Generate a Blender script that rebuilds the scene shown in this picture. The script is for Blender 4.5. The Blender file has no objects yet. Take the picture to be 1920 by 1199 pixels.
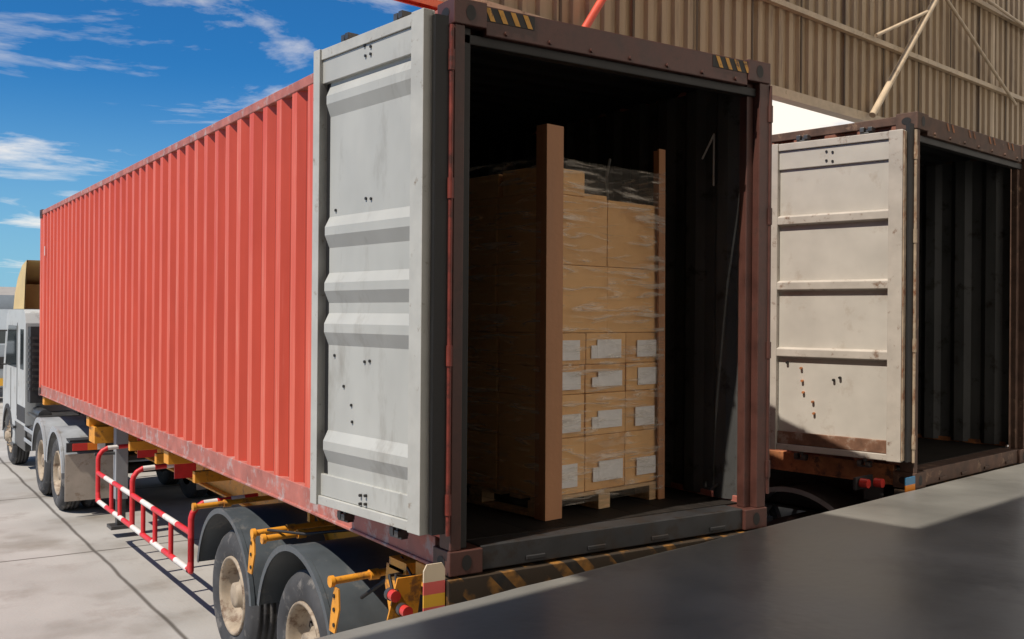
import bpy, math, random
from mathutils import Vector, Matrix, noise
random.seed(7)
R=math.radians
scene=bpy.context.scene
scene.view_settings.view_transform='Standard'
try: scene.view_settings.look='None'
except Exception: pass
scene.view_settings.exposure=0

# ------------------------------------------------------------------ materials
def M(name,col,rough=.6,metal=0.,var=.12,vscale=3.,stretch=(1,1,1),dirt=None,dscale=4.,damt=.5,dstretch=(1,1,1),
      bump=.08,bscale=30.,alt=None,spec=.5,rv=.1,soft=.12):
    m=bpy.data.materials.new(name); m.use_nodes=True
    nt=m.node_tree; N=nt.nodes; L=nt.links
    b=N['Principled BSDF']
    b.inputs['Roughness'].default_value=rough; b.inputs['Metallic'].default_value=metal
    b.inputs['Specular IOR Level'].default_value=spec
    tc=N.new('ShaderNodeTexCoord')
    def noi(scale,st,detail=3,rgh=.6):
        mp=N.new('ShaderNodeMapping'); mp.inputs['Scale'].default_value=st
        L.new(tc.outputs['Object'],mp.inputs['Vector'])
        n=N.new('ShaderNodeTexNoise'); n.inputs['Scale'].default_value=scale; n.inputs['Detail'].default_value=detail
        n.inputs['Roughness'].default_value=rgh
        L.new(mp.outputs[0],n.inputs['Vector']); return n
    n1=noi(vscale,stretch)
    r1=N.new('ShaderNodeValToRGB'); r1.color_ramp.elements[0].position=.3; r1.color_ramp.elements[1].position=.7
    lo=[max(0,c*(1-var)) for c in col]; hi=[min(1,c*(1+var)) for c in col]
    if alt: hi=list(alt)
    r1.color_ramp.elements[0].color=(*lo,1); r1.color_ramp.elements[1].color=(*hi,1)
    L.new(n1.outputs['Fac'],r1.inputs[0]); out=r1.outputs[0]
    if dirt:
        n2=noi(dscale,dstretch,5,.7)
        r2=N.new('ShaderNodeValToRGB'); c=.5+(.5-damt)*.45
        r2.color_ramp.elements[0].position=c; r2.color_ramp.elements[1].position=min(1,c+soft)
        L.new(n2.outputs['Fac'],r2.inputs[0])
        mx=N.new('ShaderNodeMix'); mx.data_type='RGBA'
        L.new(r2.outputs[0],mx.inputs[0]); L.new(out,mx.inputs[6]); mx.inputs[7].default_value=(*dirt,1)
        out=mx.outputs[2]
    L.new(out,b.inputs['Base Color'])
    if rv:
        mr=N.new('ShaderNodeMapRange'); mr.inputs[3].default_value=max(.02,rough-rv); mr.inputs[4].default_value=min(1,rough+rv)
        L.new(n1.outputs['Fac'],mr.inputs[0]); L.new(mr.outputs[0],b.inputs['Roughness'])
    if bump>=.1:
        n3=noi(bscale,(1,1,1),1)
        bp=N.new('ShaderNodeBump'); bp.inputs['Strength'].default_value=bump; bp.inputs['Distance'].default_value=.02
        L.new(n3.outputs['Fac'],bp.inputs['Height']); L.new(bp.outputs[0],b.inputs['Normal'])
    return m

def redp(name,k,alt,d,da,soft=.2):  # rib shading put into the paint: lit outer flats, darker recesses and slopes
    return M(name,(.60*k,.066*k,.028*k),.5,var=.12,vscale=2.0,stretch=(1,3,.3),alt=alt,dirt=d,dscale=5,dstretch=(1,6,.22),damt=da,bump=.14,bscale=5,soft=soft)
red=redp('faded_red_paint_lit',1.12,(.70,.14,.085),(.72,.26,.18),.42)
redIn=redp('red_paint_recess_shade',.58,(.40,.048,.024),(.28,.04,.028),.35)
redSl=redp('red_paint_slope_shade',.86,(.57,.068,.032),(.60,.11,.07),.22)
redDk=redp('red_paint_far_slope_shade',.5,(.36,.05,.03),(.25,.06,.05),.4)
red_rail=M('faded_red_rail',(.40,.13,.10),.6,var=.25,vscale=5,dirt=(.42,.30,.28),dscale=7,damt=.44)
maroon=M('dark_red_frame',(.085,.032,.024),.5,var=.35,vscale=6,dirt=(.04,.022,.016),dscale=6,damt=.42,soft=.2)
brightpin=M('hinge_red',(.17,.032,.022),.5,var=.4,vscale=8,dirt=(.06,.02,.015),dscale=9,damt=.45)
doorgrey=M('grey_door_paint',(.42,.425,.40),.45,var=.08,vscale=2.5,stretch=(1,1,.5),dirt=(.30,.29,.26),dscale=4,damt=.38,dstretch=(1,1,.35),bump=.16,bscale=5,soft=.2)
doorframe=M('grey_door_frame',(.44,.44,.41),.5,var=.10,vscale=5,dirt=(.20,.15,.10),dscale=12,damt=.27)
beigedoor=M('beige_door_paint',(.50,.47,.42),.5,var=.08,vscale=3,dirt=(.37,.31,.25),dscale=4,damt=.34,bump=.16,bscale=5,soft=.2)
beigeframe=M('beige_door_frame',(.46,.42,.37),.5,var=.12,vscale=5,dirt=(.20,.13,.09),dscale=12,damt=.31)
rubber_shade=M('black_rubber_gap_shade',(.012,.012,.013),.6,var=.2)
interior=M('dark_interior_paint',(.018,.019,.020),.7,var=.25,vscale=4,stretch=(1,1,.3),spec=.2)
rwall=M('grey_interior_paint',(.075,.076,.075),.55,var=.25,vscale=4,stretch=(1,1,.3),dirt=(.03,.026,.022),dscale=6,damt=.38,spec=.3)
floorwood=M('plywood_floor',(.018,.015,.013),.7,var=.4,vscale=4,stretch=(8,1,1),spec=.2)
sillmat=M('steel_sill',(.028,.028,.030),.5,var=.3,vscale=6,dirt=(.025,.018,.014),dscale=9)
rust=M('rusty_orange_rail',(.34,.13,.05),.7,var=.4,vscale=6,dirt=(.10,.05,.03),dscale=8,damt=.45)
rustd=M('dark_rust_strip',(.17,.085,.05),.7,var=.4,vscale=8,dirt=(.30,.24,.19),dscale=8,damt=.38)
rustframe=M('rusty_brown_frame',(.10,.055,.038),.7,var=.4,vscale=8,dirt=(.30,.19,.12),dscale=7,damt=.30)
edgeflake=M('flaking_edge_paint',(.36,.28,.20),.7,var=.3,vscale=9,dirt=(.20,.08,.035),dscale=9,damt=.5,dstretch=(1,1,.6))
rust2=M('brown_container_side',(.25,.10,.06),.6,var=.3,vscale=3)
metal=M('dark_galvanised',(.10,.10,.10),.4,.6,var=.3,vscale=10)
bolt=M('bolt_dark',(.02,.018,.016),.5)
yellow=M('yellow_chassis_paint',(.72,.30,.025),.5,var=.15,vscale=5,dirt=(.26,.11,.035),dscale=9,damt=.40)
yel2=M('yellow_marking',(.55,.28,.05),.6,var=.2,vscale=12,dirt=(.10,.05,.03),dscale=20,damt=.42)
blackm=M('black_marking',(.015,.013,.012),.6)
tyre=M('tyre_rubber',(.05,.05,.052),.8,var=.35,vscale=5,dirt=(.15,.14,.13),dscale=7,damt=.4)
rim=M('dusty_cream_rim',(.36,.29,.21),.6,var=.25,vscale=6,dirt=(.16,.10,.06),dscale=8,damt=.45)
fend=M('grey_plastic_fender',(.075,.088,.098),.42,var=.2,vscale=4,dirt=(.15,.15,.145),dscale=5,damt=.35)
fendL=M('light_grey_fender',(.33,.35,.37),.4,var=.15,vscale=4,dirt=(.20,.19,.17),dscale=5,damt=.3)
flap=M('beige_mudflap',(.42,.36,.30),.7,var=.15,vscale=4,dirt=(.25,.18,.12),dscale=6,damt=.4)
gred=M('guard_red',(.62,.03,.035),.4,var=.12,vscale=9,dirt=(.25,.06,.04),dscale=14,damt=.25)
gwhite=M('guard_white',(.70,.67,.63),.45,var=.08,vscale=9,dirt=(.45,.30,.22),dscale=14,damt=.3)
blackfr=M('chassis_black',(.03,.03,.032),.6,var=.3,vscale=6)
white=M('cab_white_paint',(.46,.48,.48),.35,var=.06,dirt=(.28,.27,.25),dscale=4,damt=.34)
cream=M('deflector_cream',(.62,.45,.20),.5,var=.1)
glass=M('dark_glass',(.02,.03,.035),.08,var=.1,bump=0,rv=0)
greytruck=M('grey_truck_paint',(.34,.39,.44),.4,var=.06)
lampred=M('red_lens',(.60,.05,.04),.2,var=.1,bump=0)
lampor=M('orange_lens',(.8,.22,.03),.2,var=.1,bump=0)
platew=M('reflector_cream',(.70,.58,.42),.4,var=.06)
platep=M('reflector_pink',(.72,.14,.12),.35,var=.06)
platey=M('reflector_yellow',(.82,.46,.05),.35,var=.06)
plateb=M('reflector_blue',(.05,.22,.42),.35,var=.06)
plateo=M('reflector_orange',(.85,.28,.02),.35,var=.06)
cardA=M('cardboard_light',(.82,.48,.20),.75,var=.07,vscale=3,dirt=(.74,.42,.17),dscale=3,damt=.45,bump=.2,bscale=5)
cardB=M('cardboard_mid',(.77,.44,.18),.75,var=.07,vscale=3,dirt=(.68,.37,.15),dscale=3,damt=.45,bump=.2,bscale=5)
cboard=M('brown_corner_board',(.46,.22,.105),.65,var=.12,vscale=2,stretch=(3,3,.4),bump=.1)
label=M('paper_label',(.84,.82,.80),.6,var=.06,vscale=14,bump=.1)
wood=M('pallet_wood',(.55,.36,.19),.7,var=.25,vscale=6,stretch=(1,6,6))
wallm=M('beige_cladding',(.36,.26,.155),.5,var=.16,vscale=1.5,stretch=(2,2,.35),dirt=(.20,.135,.08),dscale=2.5,dstretch=(4,4,.4),damt=.44,bump=.05,soft=.2)
girt=M('cream_steel',(.52,.41,.28),.5,var=.15,vscale=5,dirt=(.26,.18,.11),dscale=8,damt=.3)
roofred=M('red_canopy_sheet',(.55,.07,.035),.5,var=.2,vscale=3)
roofm=M('roof_sheet',(.30,.28,.25),.6,var=.1)
farwall=M('distant_cladding',(.50,.44,.33),.7,var=.06,vscale=.5)
seam=M('seam_dark',(.10,.07,.045),.8)
shut=M('shutter_grey',(.30,.32,.34),.6)
leg=M('grey_leg',(.28,.29,.30),.5)

def slab():
    m=M('concrete_yard',(.36,.345,.32),.8,var=.14,vscale=.45,alt=(.43,.415,.39),dirt=(.32,.30,.275),dscale=1.3,damt=.42,bump=.12,bscale=25)
    nt=m.node_tree;N=nt.nodes;L=nt.links;b=N['Principled BSDF']
    src=b.inputs['Base Color'].links[0].from_socket
    g=N.new('ShaderNodeNewGeometry'); nz=N.new('ShaderNodeTexNoise'); nz.inputs['Scale'].default_value=1.2
    L.new(g.outputs['Position'],nz.inputs['Vector'])
    s=N.new('ShaderNodeSeparateXYZ'); L.new(g.outputs['Position'],s.inputs[0])
    outs=[]
    for ax,off,per in ((0,.07,4.0),(1,-7.78,3.9)):
        a=N.new('ShaderNodeMath');a.operation='ADD';a.inputs[1].default_value=off+per*200
        L.new(s.outputs[ax],a.inputs[0])
        w=N.new('ShaderNodeMath');w.operation='MULTIPLY_ADD';w.inputs[1].default_value=.05;L.new(nz.outputs['Fac'],w.inputs[0]);L.new(a.outputs[0],w.inputs[2])
        p=N.new('ShaderNodeMath');p.operation='PINGPONG';p.inputs[1].default_value=per/2
        L.new(w.outputs[0],p.inputs[0]); outs.append(p)
    mn=N.new('ShaderNodeMath');mn.operation='MINIMUM';L.new(outs[0].outputs[0],mn.inputs[0]);L.new(outs[1].outputs[0],mn.inputs[1])
    r=N.new('ShaderNodeValToRGB');r.color_ramp.elements[0].position=.008;r.color_ramp.elements[1].position=.03
    r.color_ramp.elements[0].color=(.30,.28,.26,1);r.color_ramp.elements[1].color=(1,1,1,1)
    L.new(mn.outputs[0],r.inputs[0])
    n4=N.new('ShaderNodeTexNoise');n4.inputs['Scale'].default_value=.8;n4.inputs['Detail'].default_value=6;L.new(g.outputs['Position'],n4.inputs['Vector'])
    r4=N.new('ShaderNodeValToRGB');r4.color_ramp.elements[0].position=.52;r4.color_ramp.elements[1].position=.72
    r4.color_ramp.elements[0].color=(1,1,1,1);r4.color_ramp.elements[1].color=(.58,.55,.50,1);L.new(n4.outputs['Fac'],r4.inputs[0])
    cur=src
    for q in (r,r4):
        mx=N.new('ShaderNodeMix');mx.data_type='RGBA';mx.blend_type='MULTIPLY';mx.inputs[0].default_value=1
        L.new(cur,mx.inputs[6]);L.new(q.outputs[0],mx.inputs[7]);cur=mx.outputs[2]
    L.new(cur,b.inputs['Base Color'])
    return m
yard=slab()
dockm=M('polished_dock_concrete',(.17,.168,.155),.36,var=.22,vscale=.8,alt=(.26,.255,.235),dirt=(.10,.098,.09),dscale=.9,damt=.45,bump=.1,bscale=14,rv=.16,soft=.25)
dockedge=M('dock_edge_steel',(.11,.10,.095),.5,.2,var=.4,vscale=10)
def stripes(name,a,bcol,k,sgn=1):
    m=M(name,a,.6,var=.1,bump=0); nt=m.node_tree;N=nt.nodes;L=nt.links;b=N['Principled BSDF']
    tc=N.new('ShaderNodeTexCoord');s=N.new('ShaderNodeSeparateXYZ');L.new(tc.outputs['Object'],s.inputs[0])
    z=N.new('ShaderNodeMath');z.operation='MULTIPLY_ADD';z.inputs[1].default_value=sgn;L.new(s.outputs[2],z.inputs[0]);L.new(s.outputs[0],z.inputs[2])
    k1=N.new('ShaderNodeMath');k1.operation='MULTIPLY';k1.inputs[1].default_value=k;L.new(z.outputs[0],k1.inputs[0])
    f=N.new('ShaderNodeMath');f.operation='FRACT';L.new(k1.outputs[0],f.inputs[0])
    g=N.new('ShaderNodeMath');g.operation='GREATER_THAN';g.inputs[1].default_value=.5;L.new(f.outputs[0],g.inputs[0])
    n=N.new('ShaderNodeTexNoise');n.inputs['Scale'].default_value=9;n.inputs['Detail'].default_value=6;L.new(tc.outputs['Object'],n.inputs['Vector'])
    r=N.new('ShaderNodeValToRGB');r.color_ramp.elements[0].position=.38;r.color_ramp.elements[1].position=.52;L.new(n.outputs['Fac'],r.inputs[0])
    m1=N.new('ShaderNodeMix');m1.data_type='RGBA';L.new(g.outputs[0],m1.inputs[0]);m1.inputs[6].default_value=(*a,1);m1.inputs[7].default_value=(*bcol,1)
    m2=N.new('ShaderNodeMix');m2.data_type='RGBA';L.new(r.outputs[0],m2.inputs[0]);L.new(m1.outputs[2],m2.inputs[6]);m2.inputs[7].default_value=(.045,.030,.018,1)
    L.new(m2.outputs[2],b.inputs['Base Color']);return m
bumperm=stripes('hazard_striped_bumper',(.30,.14,.03),(.02,.018,.016),6.5,1)

def filmmat():
    m=bpy.data.materials.new('stretch_film');m.use_nodes=True;nt=m.node_tree;N=nt.nodes;L=nt.links
    b=N['Principled BSDF'];o=N['Material Output']
    b.inputs['Base Color'].default_value=(.85,.76,.64,1);b.inputs['Roughness'].default_value=.14;b.inputs['Specular IOR Level'].default_value=1.0
    tc=N.new('ShaderNodeTexCoord');mp=N.new('ShaderNodeMapping');mp.inputs['Scale'].default_value=(1.5,1.5,12);mp.inputs['Rotation'].default_value=(.14,.12,0)
    L.new(tc.outputs['Object'],mp.inputs[0])
    n=N.new('ShaderNodeTexNoise');n.inputs['Scale'].default_value=2.2;n.inputs['Detail'].default_value=6;n.inputs['Distortion'].default_value=.9;L.new(mp.outputs[0],n.inputs[0])
    r=N.new('ShaderNodeValToRGB');r.color_ramp.elements[0].position=.50;r.color_ramp.elements[1].position=.72
    r.color_ramp.elements[0].color=(.06,.06,.06,1);r.color_ramp.elements[1].color=(.66,.66,.66,1);L.new(n.outputs['Fac'],r.inputs[0])  # whiter patches paint highlights into the film's opacity
    t=N.new('ShaderNodeBsdfTransparent');t.inputs[0].default_value=(.98,.98,.98,1)
    mx=N.new('ShaderNodeMixShader');L.new(r.outputs[0],mx.inputs[0]);L.new(t.outputs[0],mx.inputs[1]);L.new(b.outputs[0],mx.inputs[2])
    bp=N.new('ShaderNodeBump');bp.inputs['Strength'].default_value=1;bp.inputs['Distance'].default_value=.03;L.new(n.outputs['Fac'],bp.inputs['Height']);L.new(bp.outputs[0],b.inputs['Normal'])
    L.new(mx.outputs[0],o.inputs[0]);return m
film=filmmat()

# ------------------------------------------------------------------ mesh builder
class MB:
    def __init__(s): s.v=[];s.f=[];s.mi=[];s.m=[];s.sm=[]
    def mid(s,m):
        if m not in s.m: s.m.append(m)
        return s.m.index(m)
    def add(s,vs,fs,m,smooth=False):
        o=len(s.v); s.v+= [tuple(v) for v in vs]; k=s.mid(m)
        for f in fs: s.f.append([i+o for i in f]); s.mi.append(k); s.sm.append(smooth)
    def box(s,x0,y0,z0,x1,y1,z1,m):
        if x0>x1:x0,x1=x1,x0
        if y0>y1:y0,y1=y1,y0
        if z0>z1:z0,z1=z1,z0
        vs=[(x0,y0,z0),(x1,y0,z0),(x1,y1,z0),(x0,y1,z0),(x0,y0,z1),(x1,y0,z1),(x1,y1,z1),(x0,y1,z1)]
        s.add(vs,[(0,3,2,1),(4,5,6,7),(0,1,5,4),(1,2,6,5),(2,3,7,6),(3,0,4,7)],m)
    def prism(s,pts,x0,x1,m,axis='x',smooth=False):
        n=len(pts)
        def P(a,b,c): return {'x':(c,a,b),'y':(a,c,b),'z':(a,b,c)}[axis]
        vs=[P(a,b,x0) for a,b in pts]+[P(a,b,x1) for a,b in pts]
        s.add(vs,[(i,(i+1)%n,n+(i+1)%n,n+i) for i in range(n)],m,smooth)
        s.add(vs[:n],[tuple(range(n))],m); s.add(vs[n:],[tuple(range(n))],m)
    def sheet(s,A,B,m,smooth=False):
        n=len(A)
        if isinstance(m,list):
            for i in range(n-1): s.add([A[i],A[i+1],B[i+1],B[i]],[(0,1,2,3)],m[i%len(m)],smooth)
        else: s.add(list(A)+list(B),[(i,i+1,n+i+1,n+i) for i in range(n-1)],m,smooth)
    def cyl(s,p0,p1,r,m,seg=14,r1=None,caps=True):
        p0=Vector(p0);p1=Vector(p1);d=(p1-p0).normalized()
        a=d.orthogonal().normalized();b=d.cross(a); r1=r if r1 is None else r1
        vs=[]
        for p,q in ((p0,r),(p1,r1)):
            for i in range(seg):
                t=2*math.pi*i/seg; vs.append(p+a*math.cos(t)*q+b*math.sin(t)*q)
        s.add(vs,[(i,(i+1)%seg,seg+(i+1)%seg,seg+i) for i in range(seg)],m,True)
        if caps: s.add(vs[:seg],[tuple(range(seg))],m); s.add(vs[seg:],[tuple(range(seg))],m)
    def ball(s,c,r,m,seg=10,rings=6):
        c=Vector(c);vs=[];fs=[]
        for j in range(rings+1):
            ph=math.pi*j/rings
            for i in range(seg):
                t=2*math.pi*i/seg; vs.append(c+Vector((math.sin(ph)*math.cos(t),math.sin(ph)*math.sin(t),math.cos(ph)))*r)
        for j in range(rings):
            for i in range(seg): fs.append((j*seg+i,j*seg+(i+1)%seg,(j+1)*seg+(i+1)%seg,(j+1)*seg+i))
        s.add(vs,fs,m,True)
    def path(s,pts,r,m):
        ms=m if isinstance(m,list) else [m]*(len(pts)-1)
        for i in range(len(pts)-1):
            s.cyl(pts[i],pts[i+1],r,ms[i],caps=False); s.ball(pts[i],r*1.001,ms[i])
        s.ball(pts[-1],r*1.001,ms[-1])
    def lathe(s,c,prof,m,seg=40):
        vs=[];fs=[]
        for (o,r) in prof:
            for i in range(seg):
                t=2*math.pi*i/seg; vs.append((c[0]+o,c[1]+r*math.cos(t),c[2]+r*math.sin(t)))
        for j in range(len(prof)-1):
            for i in range(seg): fs.append((j*seg+i,j*seg+(i+1)%seg,(j+1)*seg+(i+1)%seg,(j+1)*seg+i))
        s.add(vs,fs,m,True)
    def obj(s,name,parent=None,loc=(0,0,0),rz=0,bevel=0):
        me=bpy.data.meshes.new(name); me.from_pydata(s.v,[],s.f)
        for m in s.m: me.materials.append(m)
        for i,p in enumerate(me.polygons): p.material_index=s.mi[i]; p.use_smooth=s.sm[i]
        me.update(); o=bpy.data.objects.new(name,me); scene.collection.objects.link(o)
        o.location=loc;o.rotation_euler=(0,0,rz)
        if parent: o.parent=parent
        if bevel:
            b=o.modifiers.new('bevel','BEVEL');b.width=bevel;b.segments=2;b.limit_method='ANGLE';b.angle_limit=R(50)
        return o
def empty(name,loc=(0,0,0),rz=0):
    e=bpy.data.objects.new(name,None);scene.collection.objects.link(e);e.location=loc;e.rotation_euler=(0,0,rz);e.empty_display_size=.3;return e

# ------------------------------------------------------------------ containers
W,Ln,H=2.2,12.4,2.8
ZB=1.42
def corr(y0,y1,base,depth,per=.278,jit=0.):
    pts=[];y=y0
    a,b,c=.088/.278*per,.050/.278*per,.088/.278*per
    while y<y1-per:
        j=random.uniform(-jit,jit)
        pts+=[(y,base+j),(y+a,base+j),(y+a+b,base+depth+j),(y+a+b+c,base+depth+j)]
        y+=per
    pts+=[(y,base),(y1,base)]
    return pts
def casting(mb,x0,y0,z0,x1,y1,z1,m,faces=('y-',)):
    mb.box(x0,y0,z0,x1,y1,z1,m)
    def ell(c,rx,rz,ax):
        vs=[]
        for i in range(18):
            t=2*math.pi*i/18;u=rx*math.cos(t);w=rz*math.sin(t)
            vs.append((c[0]+u,c[1],c[2]+w) if ax=='y' else (c[0],c[1]+u,c[2]+w))
        mb.add(vs,[tuple(range(18))],blackm)
    for f in faces:
        if f=='y-': ell(((x0+x1)/2,y0-.002,(z0+z1)/2),.028,.038,'y')
        if f=='x-': ell((x0-.002,(y0+y1)/2,(z0+z1)/2),.038,.028,'x')
        if f=='x+': ell((x1+.002,(y0+y1)/2,(z0+z1)/2),.038,.028,'x')
        if f=='y+': ell(((x0+x1)/2,y1+.002,(z0+z1)/2),.028,.038,'y')

def door(name,parent,loc,rz,style,mirror=False,Wd=1.07,z0=.21,z1=2.72,fm=None,pm=None,em=None):
    d=MB();sx=-1 if not mirror else 1
    t=.055*sx
    d.box(0,0,z0,t,.105,z1,fm); d.box(0,Wd-.07,z0,t,Wd,z1,fm)
    d.box(0,.105,z1-.06,t*.8,Wd-.07,z1-.002,fm); d.box(0,.105,z0+.002,t*.8,Wd-.07,z0+.05,fm)
    if em: d.box(sx*.002,-.012,z0+.01,t*.9,-.001,z1-.01,em)
    u0,u1=.105,Wd-.07
    if style==1:
        d.box(0,u0,z1-.19,t*.62,u1,z1-.062,pm)
        d.box(0,u0,z0+.052,t*.5,u1,z0+.17,pm)
        Hh=z1-z0
        def zf(y): return z1-(y-62)/915*Hh
        bands=[(138,200,.9),(400,462,1),(512,572,1),(592,656,1),(826,890,1)]
        prof=[(.010,z1-.19)]
        for a,b,k in bands:
            za,zb=zf(a),zf(b);h=(za-zb)
            prof+=[(.012,za),(.042*k,za-h*.33),(.042*k,za-h*.60),(.012,zb)]
        prof+=[(.010,z0+.17)]
        d.sheet([(sx*p,u0,z) for p,z in prof],[(sx*p,u1-.05,z) for p,z in prof],pm)
        d.box(sx*.001,u1-.05,z0+.17,sx*.006,u1,z1-.19,rubber_shade)  # black strip standing in for the shadow gap beside the free stile
        for x,y in [(.50,92),(.56,86),(.50,106),(.55,106),(.52,376),(.57,374),(.88,388),(.52,682),(.57,684),(.88,676),(.52,935),(.57,937),(.52,957),(.57,959),(.70,770),(.69,802),(.78,735),(.9,120),(.9,925)]:
            off=.036 if (y<110 or y>920) and x<.85 else .014
            zz=zf(y) if y<950 else zf(y-6)
            d.cyl((sx*.005,x,zz),(sx*(off+.006),x,zz),.008,bolt,8)
    else:
        d.box(0,u0,z0+.05,sx*.014,u1,z1-.06,pm)
        for z in (.78,1.31,1.83):
            d.prism([(sx*.014,z0+z-.045),(sx*.05,z0+z-.03),(sx*.05,z0+z+.03),(sx*.014,z0+z+.045)],u0,u1,fm,'y')
        d.box(0,u0,z1-.21,sx*.03,u1,z1-.062,pm)
        d.box(0,u0,z0+.052,sx*.03,u1,z0+.15,rustd)
        for x,z in [(.55,2.34),(.60,2.35),(.55,2.27),(.60,2.28),(.80,.66),(.79,.56),(.78,.47),(.70,.40),(.69,.31),(.48,.6),(.53,.58),(.92,.7)]:
            d.cyl((sx*.01,x,z0+z),(sx*.036,x,z0+z),.010,rust if random.random()<.5 else bolt,8)
    for u in (.30,.82):
        d.cyl((-sx*.03,u,z0-.03),(-sx*.03,u,z1+.04),.016,metal,10)
        for zz in (z1+.02,z0-.06):
            d.box(-sx*.055,u-.05,zz,sx*.012,u-.015,zz+.035,metal); d.box(-sx*.055,u+.02,zz,-sx*.005,u+.055,zz+.04,metal)
            d.box(-sx*.05,u-.05,zz-.012,-sx*.01,u+.055,zz,metal)
    d.box(-sx*.002,0,z0,-sx*.012,Wd,z1,fm)
    return d.obj(name,parent,loc,rz,.005)

def container(name,loc,rz,c):
    e=empty(name,loc,rz)
    f=MB();fr=c['frame']
    f.box(0,.0,.12,.06,.11,H-.12,c['post']); f.box(W-.075,0,.12,W,.11,H-.12,c['post'])
    f.box(.06,.03,.12,.11,.11,H-.12,blackm); f.box(W-.13,.05,.12,W-.075,.11,H-.12,fr)
    f.box(.18,.0,H-.15,W-.18,.10,H-.004,fr); f.box(.06,.03,H-.20,W-.075,.09,H-.15,blackm)
    for k in range(7):
        x=.3+k*.27; f.cyl((x,-.012,H-.125),(x,0,H-.125),.012,fr,8)
    f.box(.18,.012,.004,W-.18,.16,.125,c['sill'])
    for x in (.45,.85,1.3,1.75): f.box(x,.002,.02,x+.12,.012,.045,c['sill'])
    for x0,x1,fx in ((-.008,.18,'x-'),(W-.18,W+.008,'x+')):
        for z0,z1 in ((0,.12),(H-.12,H+.006)):
            casting(f,x0,-.01,z0,x1,.16,z1,fr,('y-',fx)); casting(f,x0,Ln-.16,z0,x1,Ln+.01,z1,fr,('y+',fx))
    sd=c['side'][0]
    f.box(0,Ln-.12,.12,.10,Ln,H-.12,sd);f.box(W-.1,Ln-.12,.12,W,Ln,H-.12,sd)
    f.box(.1,Ln-.08,.12,W-.1,Ln-.04,H-.12,sd)
    f.box(.18,Ln-.1,0.01,W-.18,Ln-.01,.12,fr);f.box(.18,Ln-.1,H-.1,W-.18,Ln-.01,H-.01,fr)
    f.obj('corner_frame',e,bevel=.006)
    r=MB()
    for x0,x1 in ((.004,.06),(W-.06,W-.004)):
        r.box(x0,.16,H-.075,x1,Ln-.16,H-.01,c['rail'])
        r.box(x0,.16,.012,x1,Ln-.16,.165,c['brail'])
    r.box(-.008,.16,.012,.02,Ln-.16,.03,c['brail'])
    r.obj('side_rails',e,bevel=.005)
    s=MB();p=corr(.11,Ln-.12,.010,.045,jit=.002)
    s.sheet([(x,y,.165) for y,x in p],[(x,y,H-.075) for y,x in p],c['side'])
    s.obj('left_side_wall',e)
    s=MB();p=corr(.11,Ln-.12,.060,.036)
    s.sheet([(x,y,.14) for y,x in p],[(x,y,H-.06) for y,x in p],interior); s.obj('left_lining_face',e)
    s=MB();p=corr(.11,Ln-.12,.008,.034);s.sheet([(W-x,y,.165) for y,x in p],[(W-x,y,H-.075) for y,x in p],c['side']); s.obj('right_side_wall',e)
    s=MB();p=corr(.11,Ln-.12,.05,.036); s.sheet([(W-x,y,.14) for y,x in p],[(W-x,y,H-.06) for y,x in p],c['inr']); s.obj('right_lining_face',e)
    s=MB();p=corr(.11,Ln-.1,H-.045,.02,.21)
    s.sheet([(.05,y,z) for y,z in p],[(W-.05,y,z) for y,z in p],sd)
    p=[(y,z-.03) for y,z in p]; s.sheet([(.05,y,z) for y,z in p],[(W-.05,y,z) for y,z in p],interior); s.obj('roof_panel',e)
    s=MB();n=8;w=(W-.12)/n
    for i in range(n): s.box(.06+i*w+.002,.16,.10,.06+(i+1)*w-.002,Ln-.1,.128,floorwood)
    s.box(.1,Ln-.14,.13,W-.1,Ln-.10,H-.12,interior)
    for k in range(28):
        y=.4+k*.43; s.box(.06,y,.02,W-.06,y+.05,.098,fr)
    s.obj('floor_and_front_lining',e)
    h=MB()
    for sx,x in ((-1,-.016),(1,W+.016)):
        pm=c['pin'] if sx<0 else fr
        h.cyl((x,-.002,.2),(x,-.002,H-.13),.011,pm,10)
        for z in (.30,1.02,1.83,2.45):
            h.cyl((x,-.002,z),(x,-.002,z+.10),.016,pm,12); h.box(x,.004,z+.005,x-sx*.04,.018,z+.095,pm)
        if sx<0: h.box(x+sx*.012,.006,.21,x+sx*.085,.034,2.71,rubber_shade)
    h.obj('door_hinges_and_gaskets',e,bevel=0)
    door('left_door',e,(-.10,.036,0),R(c['dang']),c['style'],False,z1=c['dz1'],fm=c['df'],pm=c['dp'],em=c.get('edge'))
    door('right_door',e,(W+.03,.06,0),R(-1.0),c['style'],True,z1=c['dz1'],fm=fr,pm=c['dp'])
    return e
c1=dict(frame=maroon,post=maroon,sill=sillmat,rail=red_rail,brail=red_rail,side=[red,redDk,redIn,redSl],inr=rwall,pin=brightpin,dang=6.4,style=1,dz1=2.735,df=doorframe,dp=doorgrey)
c2=dict(frame=rustframe,post=rustframe,sill=rustframe,rail=rustframe,brail=rust,side=[rust2],inr=rwall,pin=edgeflake,dang=4.5,style=2,dz1=2.66,df=beigeframe,dp=beigedoor,edge=edgeflake)
C1=container('shipping_container',(0,0,ZB),0,c1)
A2=math.atan2(.162,.987)
C2=container('shipping_container.001',(4.16,.33,ZB),A2,c2)

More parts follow.
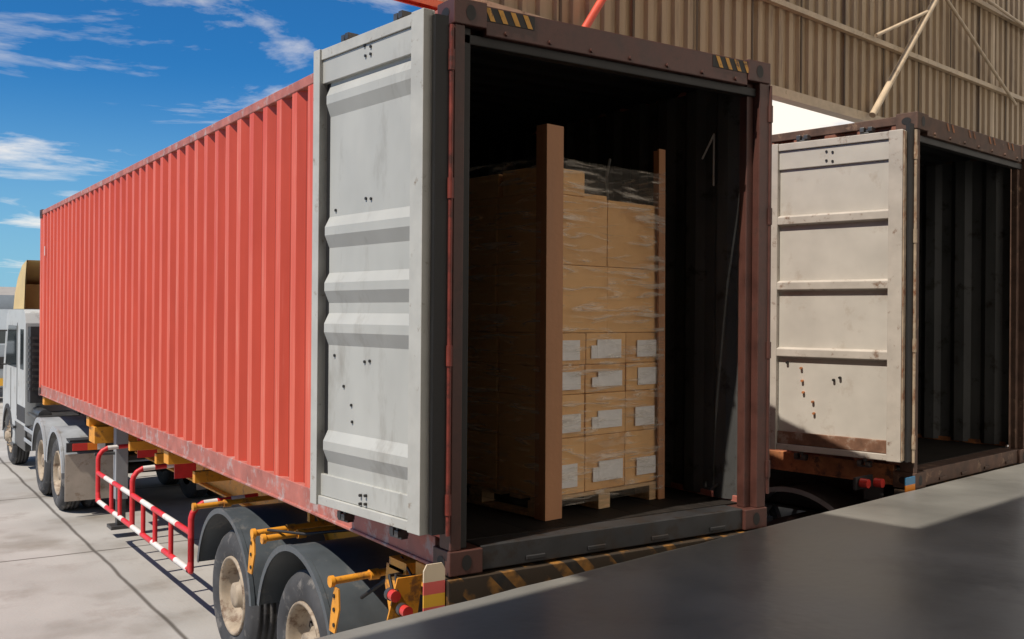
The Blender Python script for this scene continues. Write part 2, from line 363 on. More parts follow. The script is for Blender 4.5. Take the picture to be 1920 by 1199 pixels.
h=MB()
for X0 in (.16,1.74):
    h.box(X0-.01,-.0035,H-.08,X0+.31,-.0005,H-.012,blackm)
    for k in range(4):
        x=X0+.01+k*.075
        h.add([(x,-.006,H-.014),(x+.03,-.006,H-.014),(x+.062,-.006,H-.078),(x+.032,-.006,H-.078)],[(0,1,2,3)],yel2)
h.obj('header_hazard_stripes',C1)
h=MB()
for X0 in (.5,.9,1.3,1.7):
    for k in range(2):
        x=X0+k*.09
        h.add([(x,-.004,H-.014),(x+.03,-.004,H-.014),(x+.062,-.004,H-.07),(x+.032,-.004,H-.07)],[(0,1,2,3)],rust)
h.obj('header_marks',C2)
h=MB()
xw=W-.094
h.path([(xw,.46,2.28),(xw,.36,2.42),(xw,.36,2.10)],.006,gwhite)
h.path([(W-.13,1.35,2.38),(W-.15,1.36,2.25),(W-.13,1.36,2.05)],.01,gwhite)
for y in (.3,1.4,2.5,3.6):
    h.path([(W-.10,y,.22),(W-.13,y+.03,.19),(W-.13,y+.07,.19),(W-.10,y+.10,.22)],.008,metal)
h.obj('lashing_bars',C1)
h=MB(); h.box(.005,12.0,2.1,.0085,12.035,2.24,gwhite); h.obj('paint_mark',C1)

# ------------------------------------------------------------------ wheels
def wheel(mb,x,y,z=.5,r=.5,w=.27,dish=True,rm=rim,side=-1):
    s=side
    T=[(.02,.30),(.0,.34),(.0,.36),(-.012,.40),(-.005,.44),(.02,.478),(.045,.492),(.05,.5)]
    pr=[(o,q*r/.5) for o,q in T]
    for q in [.08,.13,.18]: pr+=[(q-.008,r),(q-.006,r-.014),(q+.006,r-.014),(q+.008,r)]
    pr+=[(w-.05,r),(w-.02,.478*r/.5),(w,.42*r/.5),(w-.02,.30*r/.5)]
    mb.lathe((x,y,z),[(-o*s,q) for o,q in pr],tyre,48)
    k=r/.5
    if dish: rp=[(.022,.302),(.004,.298),(.0,.285),(.02,.275),(.05,.262),(.12,.25),(.15,.22),(.155,.16),(.15,.135),(.10,.13),(.10,.10),(.03,.095),(.02,.07),(.018,0)]
    else: rp=[(.022,.302),(.004,.298),(.0,.285),(.03,.27),(.05,.25),(.02,.2),(-.02,.16),(-.025,.12),(-.04,.1),(-.08,.08),(-.09,0)]
    mb.lathe((x,y,z),[(-o*s,q*k) for o,q in rp],rm,40)
    mb.lathe((x,y,z),[(.18*-s,.28*k),(.2*-s,.0)],blackfr,24)
    for i in range(10):
        t=2*math.pi*i/10; a=.165*k
        yy,zz=y+a*math.cos(t),z+a*math.sin(t)
        o0=(.152 if dish else -.01)
        mb.cyl((x-s*o0,yy,zz),(x-s*(o0-.035),yy,zz),.015,rm,8)
    if dish:
        for i in range(8):
            t=2*math.pi*(i+.5)/8;a=.215*k;yy,zz=y+a*math.cos(t),z+a*math.sin(t)
            mb.cyl((x-s*.150,yy,zz),(x-s*.139,yy,zz),.024,blackm,10)
def fender(mb,x0,x1,y,z,r,a0,a1,m,n=26,th=.012,lip=.035):
    def ring(x,rr): return [(x,y+rr*math.cos(R(a0+(a1-a0)*i/n)),z+rr*math.sin(R(a0+(a1-a0)*i/n))) for i in range(n+1)]
    mb.sheet(ring(x0,r),ring(x1,r),m,True); mb.sheet(ring(x0,r-th),ring(x1,r-th),m,True)
    mb.sheet(ring(x0,r+.006),ring(x0,r-lip),m); mb.sheet(ring(x0+.006,r-.01),ring(x0+.006,r-lip),m)
    mb.sheet(ring(x0,r+.006),ring(x0+.03,r+.006),m,True);mb.sheet(ring(x0+.03,r+.006),ring(x0+.035,r),m,True)
    mb.sheet(ring(x1,r+.004),ring(x1,r-lip),m)
    for a in (a0,a1):
        c,s_=math.cos(R(a)),math.sin(R(a))
        mb.add([(x0,y+r*c,z+r*s_),(x1,y+r*c,z+r*s_),(x1,y+(r-th)*c,z+(r-th)*s_),(x0,y+(r-th)*c,z+(r-th)*s_)],[(0,1,2,3)],m)

# ------------------------------------------------------------------ trailer 1
def beamI(mb,x,y0,y1,z0,z1,m,w=.14):
    mb.box(x-w/2,y0,z1-.02,x+w/2,y1,z1,m);mb.box(x-w/2,y0,z0,x+w/2,y1,z0+.02,m);mb.box(x-.008,y0,z0+.02,x+.008,y1,z1-.02,m)
T1=empty('container_trailer',(0,0,0),0)
b=MB()
for x in (.66,1.54):
    beamI(b,x,.1,8.9,.92,1.36,yellow); beamI(b,x,8.9,12.3,1.17,1.36,yellow)
for y in (1.1,2.7,4.3,6.2,8.3,10.2,12.0): b.box(.73,y,1.05 if y<8.9 else 1.2,1.47,y+.10,1.30,yellow)
for y in (.25,5.2,8.8,12.1): b.box(.03,y,1.29,W-.03,y+.16,ZB-.012,yellow)
for y in (4.6,5.9,7.0): 
    b.box(.10,y,1.20,.6,y+.07,1.30,yellow); b.box(1.6,y,1.20,2.1,y+.07,1.30,yellow)
b.box(.06,8.62,1.10,.64,8.95,1.30,yellow)
b.obj('main_frame',T1,bevel=.004)
b=MB()
b.box(-.02,-.02,ZB-.155,W+.02,.14,ZB-.012,bumperm)
b.box(-.022,-.022,ZB-.30,W+.022,.10,ZB-.157,sillmat)
b.box(.02,.0,.62,W-.02,.10,.76,bumperm)
for x in (.5,1.6): b.box(x,.02,.76,x+.08,.10,ZB-.3,yellow)
b.obj('rear_bumper',T1,bevel=.004)
b=MB()
for zz,zt,m in ((ZB-.19,ZB-.13,platep),(ZB-.13,ZB-.07,platey),(ZB-.07,ZB-.01,platep),(ZB-.01,ZB+.045,platew)):
    b.box(-.145,.0,zz,-.028,.008,zt,m)
b.prism([(-.145,ZB+.045),(-.028,ZB+.045),(-.045,ZB+.075),(-.128,ZB+.075)],.0,.008,platew,'y')
b.box(-.12,.010,ZB-.19,.02,.03,ZB-.02,blackfr)
for (x,y,z) in ((-.175,.14,ZB-.17),(-.12,.10,ZB-.23),(-.20,.22,ZB-.11)):
    b.cyl((x,y,z),(x,y-.04,z),.028,lampred,16);b.cyl((x,y+.03,z),(x,y,z),.031,metal,16)
b.prism([(-.22,ZB-.26),(-.05,ZB-.26),(-.02,ZB-.04),(-.16,ZB-.04)],.24,.25,yellow,'y')
b.path([(-.15,.27,ZB-.2),(-.1,.45,ZB-.08),(.05,.6,ZB-.12)],.009,blackm)
b.path([(-.18,.20,ZB-.12),(-.12,.34,ZB-.05),(.02,.42,ZB-.10),(.1,.7,ZB-.06)],.007,blackm)
b.obj('rear_lights',T1)
def axleset(par,ys,x0,name,rad=.67,zc=.5,fa=(12,172),fm=fend):
    b=MB()
    for y in ys:
        wheel(b,x0+.05,y); wheel(b,x0+.36,y,dish=False)
        wheel(b,W-x0-.05,y,side=1); wheel(b,W-x0-.36,y,dish=False,side=1)
        b.cyl((x0+.2,y,zc),(W-x0-.2,y,zc),.07,blackfr)
        for x in (.66,1.54): b.box(x-.05,y-.5,.60,x+.05,y+.5,.68,blackfr);b.box(x-.06,y-.08,.55,x+.06,y+.08,.92,blackfr)
    b.obj(name+'_wheels',par)
    b=MB()
    for y in ys:
        fender(b,x0-.02,x0+.62,y,zc,rad,fa[0],fa[1],fm)
        fender(b,W-x0-.62,W-x0+.02,y,zc,rad,fa[0],fa[1],fm)
    b.obj(name+'_fenders',par)
axleset(T1,(3.45,2.0),0.0,'rear')
b=MB()
for y,z in ((1.27,1.12),(2.62,1.15),(2.42,1.15),(4.05,1.10)):
    b.cyl((-.06,y,z),(.66,y,z+.02),.022,yellow); b.cyl((-.075,y,z),(-.05,y,z),.034,yellow); b.cyl((.18,y,z+.005),(.24,y,z+.005),.032,yellow)
for y,z in ((1.22,1.12),(2.66,1.15)):
    b.prism([(y-.03,z-.03),(y+.03,z-.03),(y+.07,z-.16),(y+.10,z-.30),(y+.02,z-.30),(y-.04,z-.15)],-.055,-.045,yellow)
    b.prism([(y-.02,z+.03),(y+.03,z+.03),(y+.02,z+.10),(y-.02,z+.10)],.36,.40,yellow)
    for q in (-.08,-.16,-.25): b.cyl((-.062,y+.025,z+q),(-.044,y+.025,z+q),.013,blackm,8)
b.prism([(.60,.98),(.72,.98),(.80,1.20),(.78,1.32),(.58,1.32)],.05,.06,yellow)
b.box(.05,.55,1.30,.66,.75,1.36,yellow)
b.path([(.1,1.2,1.02),(.2,1.0,1.18),(.4,.8,1.2),(.5,.7,1.3)],.012,blackm)
b.path([(.0,2.5,1.19),(.15,2.2,1.20),(.4,1.9,1.26),(.5,1.2,1.28)],.01,blackm)
b.obj('fender_arms',T1)
b=MB()
for x in (.32,1.88):
    b.box(x-.07,8.35,.45,x+.07,8.49,1.32,leg); b.box(x-.05,8.37,.14,x+.05,8.47,.45,metal); b.box(x-.13,8.30,.10,x+.13,8.54,.14,metal)
b.box(.4,8.40,.9,1.8,8.46,.96,blackfr)
b.cyl((.02,8.42,1.0),(.25,8.42,1.0),.02,metal)
b.cyl((1.1,5.0,.85),(1.1,6.2,.85),.16,blackfr)
b.obj('landing_gear_and_tank',T1,bevel=.004)
b=MB(); y0,y1=4.28,8.0
def alt(p,q,n,first=0,r=.026,mm=(gred,gwhite)):
    p=Vector(p);q=Vector(q)
    pts=[p+(q-p)*(i/n) for i in range(n+1)]
    for i in range(n): b.cyl(pts[i],pts[i+1],r,mm[(i+first)%2],caps=False)
X=-.02
alt((X,y0+.06,.52),(X,y1-.06,.52),9,1); alt((X,y0,.84),(X,y1,.84),9,0)
def arch(y,ztop=1.08,zb=.52,xin=.55,dy=.0):
    pts=[(X,y,zb),(X,y,ztop-.12),(X+.012,y,ztop-.075),(X+.045,y,ztop-.03),(X+.10,y,ztop)]
    b.path(pts,.026,gred)
    alt((X+.10,y,ztop),(xin,y,ztop+.02),4,1)
arch(y0);arch(y1,1.12);arch(6.35,1.10)
for y in (4.9,5.45,6.9,7.3,5.9): b.path([(X,y,.52),(X,y,.84)],.022,gred)
b.path([(X,y0+.0,.80),(X,y0,.60),(X,y0+.03,.54),(X,y0+.09,.52)],.026,gred)
b.path([(X,y1,.62),(X,y1-.03,.54),(X,y1-.09,.52)],.026,gred)
b.box(.38,6.28,.98,.60,6.30,1.30,gred);b.box(.38,7.85,1.0,.60,7.87,1.28,gred)
b.obj('side_guard_rail',T1)

# trailer 2
T2=empty('container_trailer.001',(4.16,.33,0),A2)
b=MB()
for x in (.66,1.54): beamI(b,x,.1,12.3,1.0,1.36,blackfr)
for y in (.25,5.2,8.8,12.1): b.box(.03,y,1.29,W-.03,y+.16,ZB-.012,blackfr)
b.box(-.02,-.02,ZB-.155,W+.02,.14,ZB-.012,bumperm)
b.box(.02,.02,ZB-.30,W-.02,.10,ZB-.16,rust)
b.obj('main_frame',T2)
axleset(T2,(1.15,2.7),.20,'rear',rad=.76,zc=.5,fa=(5,178),fm=fendL)
b=MB()
for zz,zt,m in ((ZB-.06,ZB-.005,plateb),(ZB-.005,ZB+.05,plateo),(ZB+.05,ZB+.105,plateb)): b.box(-.17,-.02,zz,-.02,-.012,zt,m)
b.box(-.16,-.010,ZB-.06,.02,.01,ZB,sillmat)
for x,y in ((-.20,.20),(-.30,.26)):
    b.cyl((x,y,ZB+.05),(x,y-.06,ZB+.05),.034,lampred,16)
b.box(-.36,.27,ZB+.0,-.1,.29,ZB+.09,blackfr)
b.obj('rear_lights',T2)

# ------------------------------------------------------------------ tractor
TR=empty('semi_truck_tractor')
b=MB()
for y in (10.5,11.85):
    wheel(b,-.05,y,rm=rim); wheel(b,.27,y,dish=False); wheel(b,W+.05,y,side=1);wheel(b,W-.27,y,dish=False,side=1)
    b.cyl((.2,y,.5),(W-.2,y,.5),.08,blackfr)
wheel(b,-.02,15.35,dish=False,rm=rim);wheel(b,W+.02,15.35,dish=False,side=1)
b.obj('wheels',TR)
b=MB()
for y in (10.5,11.85): fender(b,-.09,.56,y,.5,.63,8,172,fendL,lip=.07);fender(b,W-.56,W+.09,y,.5,.63,8,172,fendL,lip=.07)
b.obj('fenders',TR)
b=MB()
b.box(-.06,9.83,.22,.56,9.85,.83,flap); b.box(W-.56,9.83,.22,W+.06,9.85,.83,flap)
b.box(-.05,9.80,.86,.56,9.84,.98,blackfr)
b.box(.02,9.77,.88,.20,9.80,.97,lampred);b.box(.20,9.77,.88,.32,9.80,.97,lampor);b.box(.32,9.77,.88,.42,9.80,.97,gwhite)
b.box(.0,9.86,.99,.55,10.15,1.01,blackfr)
b.obj('mudflaps_and_tail_lights',TR)
b=MB()
for x in (.7,1.5): b.box(x-.04,9.9,.75,x+.04,16.0,1.02,blackfr)
b.box(.5,10.7,1.02,1.7,11.6,1.12,blackfr)
b.cyl((.12,12.6,.75),(.12,13.4,.75),.15,metal);b.cyl((.12,12.6,1.08),(.12,13.3,1.08),.10,metal)
b.box(-.05,13.42,.45,.5,14.45,.98,metal); b.box(-.03,12.5,1.05,.6,13.3,1.09,metal)
b.box(W-.5,12.6,.45,W+.03,14.3,.95,metal)
for z in (.62,.80): b.box(-.07,12.45,z,-.05,13.4,z+.06,fendL)
b.path([(.6,12.6,1.1),(.6,12.6,1.9),(.8,13.1,2.0)],.03,blackm)
b.obj('chassis',TR,bevel=.01)
b=MB()
prof=[(13.35,.85),(13.35,2.5),(13.42,2.66),(13.55,2.72),(15.35,2.72),(15.6,2.62),(15.98,1.75),(16.05,1.55),(16.05,.5),(15.95,.38),(15.9,.38),(15.88,.62),(15.70,.90),(15.35,1.04),(15.0,.90),(14.84,.62),(14.80,.42),(14.5,.42),(14.5,.85)]
b.prism(prof,-.06,W+.06,white)
b.obj('cab_shell',TR,bevel=.03)
b=MB()
for x0,x1 in ((-.065,-.061),(W+.061,W+.065)):
    b.prism([(14.35,1.75),(14.35,2.45),(15.35,2.45),(15.72,1.75)],x0,x1,glass)
    b.box(x0,13.55,1.75,x1,13.9,2.4,glass)
    b.prism([(14.25,.95),(14.27,.95),(14.27,2.5),(14.25,2.5)],x0-.001,x1+.001,blackm)
    b.box(x0,15.0,1.0,x1,15.02,1.72,blackm)
    b.box(x0,13.36,.9,x1,14.24,1.15,blackfr)
    b.prism([(15.35+.62*math.cos(R(a)),.45+.62*math.sin(R(a))) for a in range(8,173,12)]+[(15.35+.54*math.cos(R(a)),.45+.54*math.sin(R(a))) for a in range(172,7,-12)],x0-.012,x1+.012,blackfr)
b.add([(.12,15.62,2.58),(W-.12,15.62,2.58),(W-.08,15.965,1.80),(.08,15.965,1.80)],[(0,1,2,3)],glass)
b.box(.2,13.33,1.6,W-.2,13.347,2.3,glass)
b.box(-.03,13.05,1.25,.34,13.33,2.45,blackfr)
for i in range(9): b.box(-.042,13.08,1.45+i*.10,-.03,13.30,1.49+i*.10,metal)
for i in range(9): b.box(.0,13.035,1.45+i*.10,.32,13.05,1.49+i*.10,metal)
for sx,x in ((-1,-.06),(1,W+.06)):
    b.path([(x,15.55,2.35),(x+sx*.22,15.65,2.35),(x+sx*.22,15.65,1.75),(x,15.6,1.75)],.014,blackm)
    b.box(x+sx*.14,15.60,1.82,x+sx*.34,15.66,2.28,blackm)
b.box(-.09,14.46,.42,0,14.8,.46,metal);b.box(-.09,14.46,.72,0,14.8,.76,metal)
b.box(.1,16.05,.45,W-.1,16.12,.75,fendL)
b.obj('cab_details',TR)
b=MB()
A=[(15.1,2.73),(14.95,2.98),(14.6,3.25),(14.1,3.45),(13.6,3.52)]
b.sheet([(-.02,y,z) for y,z in A],[(W+.02,y,z) for y,z in A],cream,True)
for x,m in ((-.02,cream),(-.005,cream),(W+.02,cream),(W+.005,cream)):
    b.add([(x,y,z) for y,z in A]+[(x,13.75,3.2),(x,13.85,2.73)],[tuple(range(7))],m)
b.box(.0,14.5,2.73,W-.0,14.55,3.15,cream)
b.obj('roof_deflector',TR)

# ------------------------------------------------------------------ cargo pallet
PA=math.atan2(.15,1.01)
P=empty('pallet_of_cardboard_boxes',(.80,.36,ZB+.130),PA)
D=1.15;PW=1.02
b=MB()
for x in (.0,.46,.92): b.box(x,0.0,.0,x+.10,D,.02,wood)
for x in (.0,.46,.92):
    for y in (0,.52,D-.12): b.box(x,y,.02,x+.10,y+.12,.09,wood)
for k in range(7): 
    y=k*(D-.1)/6; b.box(-.0,y,.09,PW,y+.10,.112,wood)
b.obj('pallet',P,bevel=.003)
rows=[(.113,.438,'L'),(.438,.685,'L'),(.685,.855,'L'),(.855,1.04,'L'),(1.04,1.43,'U'),(1.43,1.83,'U')]
b=MB()
def cbox(x0,y0,z0,x1,y1,z1):
    m=random.choice((cardA,cardB));j=lambda a=.006:random.uniform(-a,a)
    g=.0024
    dx=j();dy=j(.006)
    b.box(x0+g+dx*.2,y0+g+dy+.01,z0+g*.5,x1-g+dx*.2,y1-g,z1-g*.5,m)
for z0,z1,t in rows:
    cols=[0,.35,.70,PW] if t=='L' else [0,.53,PW]
    dep=[0,.38,.76,D] if t=='L' else [0,.40,.78,D]
    for i in range(len(cols)-1):
        for j in range(3):
            if 0<i<len(cols)-2 and j==1: continue
            cbox(cols[i],dep[j],z0,cols[i+1],dep[j+1],z1)
for x0,y0,x1,y1,z1 in ((0,0,.34,.36,1.98),(0,.38,.34,.74,1.97),(0,.76,.34,1.13,1.98),(.36,.05,.58,.36,1.86),(.36,.4,.7,1.1,1.97)):
    cbox(x0,y0,1.83,x1,y1,z1)
b.obj('boxes',P,bevel=.004)
b=MB()
for (a,c) in [(.885,.995),(.715,.82),(.47,.58),(.16,.28)]:
    for (u0,u1) in ((.075,.29),(.45,.66),(.79,.97)):
        a2=a+random.uniform(-.008,.008);c2_=c+random.uniform(-.008,.008);du=random.uniform(-.015,.015)
        b.box(u0+du,-.0015,a2,u1+du,.003,c2_,label)
        if .4<u0<.6: b.box(u0+du-.05,-.001,a2+.0,u0+du-.0005,.003,c2_-.035,label)
b.obj('labels',P)
b=MB()
def L(x,y,sx,sy,h,lean=0):
    t=.012;w=.085
    w2=.13 if x<.5 else .06
    for (ax0,ay0,ax1,ay1) in ((0,0,w2*sx,t*sy),(0,t*sy,t*sx,w*sy)):
        x0,x1=sorted((x+ax0,x+ax1));y0,y1=sorted((y+ay0,y+ay1))
        vs=[(x0,y0,0),(x1,y0,0),(x1,y1,0),(x0,y1,0)]+[(q+lean,r,h) for q,r in ((x0,y0),(x1,y0),(x1,y1),(x0,y1))]
        b.add(vs,[(0,3,2,1),(4,5,6,7),(0,1,5,4),(1,2,6,5),(2,3,7,6),(3,0,4,7)],cboard)
L(-.02,-.045,1,1,2.20,-.01); L(PW+.022,-.022,-1,1,2.18,-.02); L(-.02,D+.02,1,-1,2.15); L(PW+.02,D+.02,-1,-1,2.15)
b.obj('corner_boards',P)
def filmside(p0,p1,z0,z1,nrm,nu=60,nz=150,seed=0):
    vs=[];fs=[]
    for j in range(nz+1):
        for i in range(nu+1):
            u=i/nu;z=z0+(z1-z0)*j/nz
            if j==nz: z-=.05*abs(noise.noise(Vector((u*5,seed,3))))+.03*math.sin(u*math.pi)
            x=p0[0]+(p1[0]-p0[0])*u;y=p0[1]+(p1[1]-p0[1])*u
            edge=min(1,min(u,1-u)*8)
            a=noise.noise(Vector((u*2.5+seed,z*11-u*3,seed)))*.012+noise.noise(Vector((u*9,z*26+u*7,seed+5)))*.008
            a*=edge
            vs.append((x+nrm[0]*a,y+nrm[1]*a,z))
    for j in range(nz):
        for i in range(nu):
            k=j*(nu+1)+i; fs.append((k,k+1,k+nu+2,k+nu+1))
    return vs,fs
b=MB();o=.018
for p0,p1,n,s_ in (((-.0,-o-.008),(PW,-o-.008),(0,-1),1),((PW+.028,0),(PW+.028,D),(1,0),2),((-.028,0),(-.028,D),(-1,0),3)):
    vs,fs=filmside(p0,p1,.06,2.04,n,seed=s_); b.add(vs,fs,film,True)
vs,fs=filmside((.34,.4),(PW,.4),1.80,2.03,(0,-1),20,20,9); b.add(vs,fs,film,True)
b.obj('stretch_wrap',P)
P2=empty('pallet_of_cardboard_boxes.001',(.32,2.2,ZB+.130),0)
b=MB()
for k in range(7): b.box(0,k*.17,.09,1.1,k*.17+.10,.11,wood)
for x in (0,.5,1.0): b.box(x,0,0,x+.1,1.12,.09,wood)
for r_ in range(5):
    for i in range(3):
        for j in range(3): cbox(i*.366,j*.37,.113+r_*.36,(i+1)*.366,(j+1)*.37,.113+(r_+1)*.36)
b.obj('boxes',P2,bevel=.005)

# ------------------------------------------------------------------ dock
DZ=ZB+.017
dv=Vector((.987,.162,0)).normalized()
dk=empty('loading_dock')
DA=math.atan2(dv.y,dv.x)
dk.location=(0,-.40,0);dk.rotation_euler=(0,0,DA)
b=MB(); b.box(-30,-9,.0,40,-.0,DZ-.15,dockm); b.obj('dock_wall',dk)
b=MB(); n=260; top=[];e1=[];bot=[];back=[]
for i in range(n+1):
    x=-30+70*i/n
    w=.010*noise.noise(Vector((x*3,0,0)))+.006*noise.noise(Vector((x*13,1,0)))
    top.append((x,w-.012,DZ)); e1.append((x,w,DZ-.014)); bot.append((x,w*.5+.0,DZ-.149)); back.append((x,-9,DZ))
b.sheet(back,top,dockm);b.sheet(top,e1,dockedge);b.sheet(e1,bot,dockedge)
b.obj('dock_floor',dk)

# ------------------------------------------------------------------ warehouse
WH=empty('warehouse_building')
wo=Vector((5.8,3.2,0)); CZ=2.687
WH.location=wo; WH.rotation_euler=(0,0,DA)
zb=CZ+2.40
b=MB()
x=-5.4; pts=[]
while x<22:
    pts+=[(x,0),(x+.055,0),(x+.075,.035),(x+.155,.035),(x+.175,0)]; x+=.20
b.sheet([(p,-q,zb) for p,q in pts],[(p,-q,zb+8) for p,q in pts],wallm)
b.obj('upper_wall_cladding',WH)
b=MB()
b.box(-5.4,-.10,zb-.05,22,.04,zb-.004,girt)
b.box(-5.4,-.09,zb-.004,22,-.045,zb+.06,girt)
for z in (CZ+3.36,CZ+4.49,CZ+5.7): b.box(-5.4,-.105,z-.03,22,-.04,z+.03,girt)
b.obj('girts',WH)
b=MB()
x=-5.2
while x<22: b.box(x,-.042,zb+.065,x+.03,-.038,zb+8,seam); x+=.95
b.obj('panel_seams',WH)
b=MB()
def WL(X_,z):
    u=(X_-wo.x)/dv.x; return (u,-.16,z)
b.cyl(WL(7.68,CZ+2.42),WL(9.5,CZ+4.35),.04,girt); b.cyl(WL(9.4,CZ+4.3),WL(12.4,CZ+7.5),.04,girt)
b.cyl(WL(7.75,CZ+3.38),WL(9.15,CZ+3.98),.022,girt)
b.cyl(WL(9.4,CZ+4.35),WL(12.0,CZ+3.2),.022,girt); b.cyl(WL(8.6,CZ+4.7),WL(14,CZ+4.3),.022,girt)
b.cyl(WL(2.7,CZ+2.4),WL(4.3,CZ+4.6),.035,roofred)
for X_ in (1.6,11.5,17): 
    u=(X_-wo.x)/dv.x; b.box(u-.08,-.02,zb-.0,u+.08,.2,zb+8,girt)
b.obj('roof_braces',WH)
loc=Matrix.Rotation(-DA,4,'Z')@(Vector((0,-.40,0))-wo)
def roofsheet(x0,x1,y0,y1,z,m):
    p=[];x=x0
    while x<x1: p+=[(x,z),(x+.1,z),(x+.14,z+.04),(x+.3,z+.04),(x+.34,z)];x+=.4
    b.sheet([(a,y0,c) for a,c in p],[(a,y1,c) for a,c in p],m)
RB=-6.2
b=MB(); roofsheet(-4.8,-2.6,RB,.02,9.22,roofm); roofsheet(-2.6,26,RB,-.62,9.24,roofm); o=b.obj('dock_shade_roof',WH); o.location=loc  # unseen roof, front edge stepped to shade the floor and admit a sun patch
b=MB(); b.box(-4.4,RB,0,-4.22,-.10,9.215,wallm); b.box(-4.8,RB,9.10,-4.402,-.10,9.4,girt)  # unseen side wall added to keep the sun off the dock
b.box(-4.4,RB-.2,0,.2,RB-.002,9.215,wallm)  # unseen back wall piece added to darken the left faces of the boxes
for yy in (-2,-4,-6): b.box(-4.2,yy,8.85,26,yy+.15,9.15,girt)
for X_ in (9,20): b.box(X_,RB,DZ,X_+.25,RB+.25,8.84,girt)
o=b.obj('dock_shade_walls',WH);o.location=loc

CN=empty('red_canopy',(1.0,4.75,CZ+3.22),DA)
b=MB();p=[];x=0
while x<2.6: p+=[(x,0),(x+.12,0),(x+.15,.05),(x+.27,.05),(x+.30,0)];x+=.34
b.sheet([(a,0,c) for a,c in p],[(a,-1.5,c+.05) for a,c in p],roofred)
b.box(0,-.0,-.02,2.6,.03,.10,roofred)
for yy in (-.45,-1.1): b.box(0,yy,-.06,2.6,yy+.06,-.004,roofred)
for xx in (.1,2.4): b.box(xx,-2.4,-.16,xx+.08,-.03,-.062,roofred)
b.obj('canopy_sheets',CN)

# ------------------------------------------------------------------ ground and background
b=MB(); b.add([(-600,-600,0),(600,-600,0),(600,600,0),(-600,600,0)],[(0,1,2,3)],yard); b.obj('ground')
B=empty('distant_warehouse',(-6,62,0),0)
b=MB()
b.box(-20,0,0,30,14,3.4,farwall)
for k in range(12): b.box(-19+k*4,-.05,0,-16.5+k*4,-.002,2.6,shut)
b.prism([(-.4,3.4),(7,4.3),(14.4,3.4)],-20.5,30.5,roofm,'x')
b.obj('building_shell',B)
def bgtruck(loc,rz,name):
    t=empty(name,loc,rz);b=MB()
    b.box(0,0,.95,2.4,6.5,3.2,greytruck)
    for k in range(8): b.box(-.02,.3+k*.8,1.0,0,.36+k*.8,3.15,fendL)
    pr=[(-.3,.6),(-.3,2.75),(-1.5,2.75),(-2.0,1.7),(-2.05,.45),(-.3,.45)]
    b.prism(pr,0.05,2.35,greytruck)
    b.prism([(-.75,1.7),(-.75,2.5),(-1.4,2.5),(-1.78,1.7)],.04,.048,glass)
    b.add([(.2,-1.53,2.66),(2.2,-1.53,2.66),(2.25,-1.985,1.75),(.15,-1.985,1.75)],[(0,1,2,3)],glass)
    b.box(.2,-2.09,.5,2.2,-2.04,.72,platey)
    b.box(.3,-2.07,1.0,2.1,-2.03,1.35,blackfr)
    b.box(.5,0,.7,.6,6.5,.95,blackfr);b.box(1.8,0,.7,1.9,6.5,.95,blackfr)
    for y in (-1.1,4.2,5.3): wheel(b,.0,y,dish=False);wheel(b,2.4,y,dish=False,side=1)
    b.obj('truck_body',t)
bgtruck((.4,30.5,0),R(8),'parked_truck')
bgtruck((-3.4,33,0),R(4),'parked_truck.001')

# ------------------------------------------------------------------ light
S=Vector((-.555,-.09,.83)).normalized()
sun=bpy.data.lights.new('sun','SUN');sun.energy=5;sun.angle=R(.5);sun.color=(1,.91,.79)
so=bpy.data.objects.new('sun',sun);scene.collection.objects.link(so)
so.rotation_euler=S.to_track_quat('Z','Y').to_euler();so.location=(-10,-5,20)
w=bpy.data.worlds.new('World');scene.world=w;w.use_nodes=True
nt=w.node_tree;N=nt.nodes;Lk=nt.links
bg=N['Background'];bg.inputs['Strength'].default_value=.13
sky=N.new('ShaderNodeTexSky');sky.sky_type='NISHITA';sky.sun_disc=False
sky.sun_elevation=math.asin(S.z);sky.sun_rotation=math.atan2(S.x,S.y);sky.air_density=1.0;sky.dust_density=.2;sky.ozone_density=2.0
tint=N.new('ShaderNodeMix');tint.data_type='RGBA';tint.blend_type='MULTIPLY';tint.inputs[0].default_value=1
tint.inputs[7].default_value=(.11,.46,.78,1);Lk.new(sky.outputs[0],tint.inputs[6])
tc=N.new('ShaderNodeTexCoord');sp=N.new('ShaderNodeSeparateXYZ');Lk.new(tc.outputs['Generated'],sp.inputs[0])
# pale haze towards the horizon
hz=N.new('ShaderNodeMapRange');hz.interpolation_type='SMOOTHSTEP';hz.inputs[1].default_value=.24;hz.inputs[2].default_value=-.02;hz.inputs[3].default_value=0;hz.inputs[4].default_value=.72
Lk.new(sp.outputs[2],hz.inputs[0])
hm=N.new('ShaderNodeMix');hm.data_type='RGBA';Lk.new(hz.outputs[0],hm.inputs[0]);Lk.new(tint.outputs[2],hm.inputs[6]);hm.inputs[7].default_value=(2.6,4.6,6.0,1)
za=N.new('ShaderNodeMath');za.operation='ADD';za.inputs[1].default_value=.12;Lk.new(sp.outputs[2],za.inputs[0])
zm=N.new('ShaderNodeMath');zm.operation='MAXIMUM';zm.inputs[1].default_value=.05;Lk.new(za.outputs[0],zm.inputs[0])
cb=N.new('ShaderNodeCombineXYZ')
for i in (0,1):
    dd=N.new('ShaderNodeMath');dd.operation='DIVIDE';Lk.new(sp.outputs[i],dd.inputs[0]);Lk.new(zm.outputs[0],dd.inputs[1]);Lk.new(dd.outputs[0],cb.inputs[i])
mp=N.new('ShaderNodeMapping');mp.inputs['Scale'].default_value=(.8,1.25,1);mp.inputs['Location'].default_value=(4.6,2.3,0);mp.inputs['Rotation'].default_value=(0,0,R(60));Lk.new(cb.outputs[0],mp.inputs[0])
cn=N.new('ShaderNodeTexNoise');cn.inputs['Scale'].default_value=1.15;cn.inputs['Detail'].default_value=9;cn.inputs['Roughness'].default_value=.6;cn.inputs['Distortion'].default_value=.5
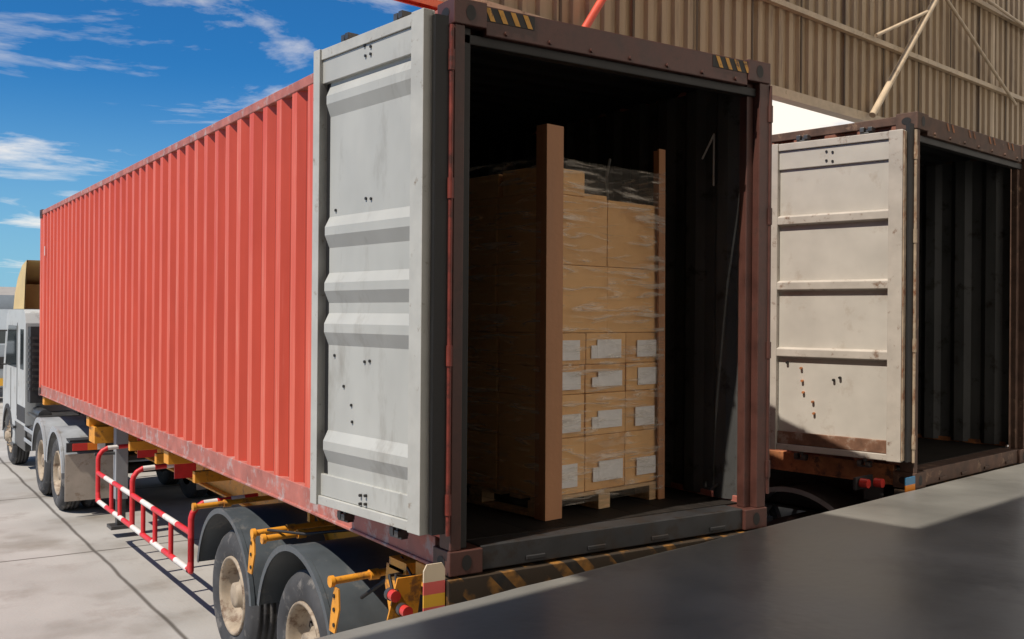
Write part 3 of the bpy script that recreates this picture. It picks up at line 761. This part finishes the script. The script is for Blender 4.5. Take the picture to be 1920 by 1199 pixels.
Lk.new(mp.outputs[0],cn.inputs['Vector'])
# unseen cloud bank added behind the camera to light the boxes
xm=N.new('ShaderNodeMath');xm.operation='MULTIPLY';xm.inputs[1].default_value=.55;Lk.new(sp.outputs[0],xm.inputs[0])
ym=N.new('ShaderNodeMath');ym.operation='MULTIPLY_ADD';ym.inputs[1].default_value=-.83;Lk.new(sp.outputs[1],ym.inputs[0]);Lk.new(xm.outputs[0],ym.inputs[2])
bk=N.new('ShaderNodeMapRange');bk.inputs[1].default_value=.15;bk.inputs[2].default_value=.5;bk.inputs[3].default_value=0;bk.inputs[4].default_value=.34
Lk.new(ym.outputs[0],bk.inputs[0])
# sun glow beyond the gap between the containers, painted as a bright cloud
vd=N.new('ShaderNodeVectorMath');vd.operation='DOT_PRODUCT';vd.inputs[1].default_value=tuple(Vector((.80,.66,.20)).normalized());Lk.new(tc.outputs['Generated'],vd.inputs[0])
b2=N.new('ShaderNodeMapRange');b2.interpolation_type='SMOOTHSTEP';b2.inputs[1].default_value=.94;b2.inputs[2].default_value=.995;b2.inputs[3].default_value=0;b2.inputs[4].default_value=.26;Lk.new(vd.outputs['Value'],b2.inputs[0])
ad0=N.new('ShaderNodeMath');ad0.operation='ADD';Lk.new(bk.outputs[0],ad0.inputs[0]);Lk.new(b2.outputs[0],ad0.inputs[1])
ad=N.new('ShaderNodeMath');ad.operation='ADD';Lk.new(cn.outputs['Fac'],ad.inputs[0]);Lk.new(ad0.outputs[0],ad.inputs[1])
cr=N.new('ShaderNodeValToRGB');cr.color_ramp.elements[0].position=.54;cr.color_ramp.elements[1].position=.74;Lk.new(ad.outputs[0],cr.inputs[0])
mx=N.new('ShaderNodeMix');mx.data_type='RGBA';Lk.new(cr.outputs[0],mx.inputs[0]);Lk.new(hm.outputs[2],mx.inputs[6]);mx.inputs[7].default_value=(8.9,8.1,7.1,1)
Lk.new(mx.outputs[2],bg.inputs[0])

# ------------------------------------------------------------------ camera
cam=bpy.data.cameras.new('camera');co=bpy.data.objects.new('camera',cam);scene.collection.objects.link(co)
cam.sensor_width=36;cam.lens=1875/1920*36;cam.clip_end=2000;cam.clip_start=.05;cam.shift_y=-.0039
th=math.atan2(.554,.832)
Mx=Matrix.Rotation(-th,4,'Z')@Matrix.Rotation(R(90),4,'X')@Matrix.Rotation(R(.47),4,'Z')
Mx.translation=Vector((-2.441,-4.187,CZ))
co.matrix_world=Mx
scene.camera=co
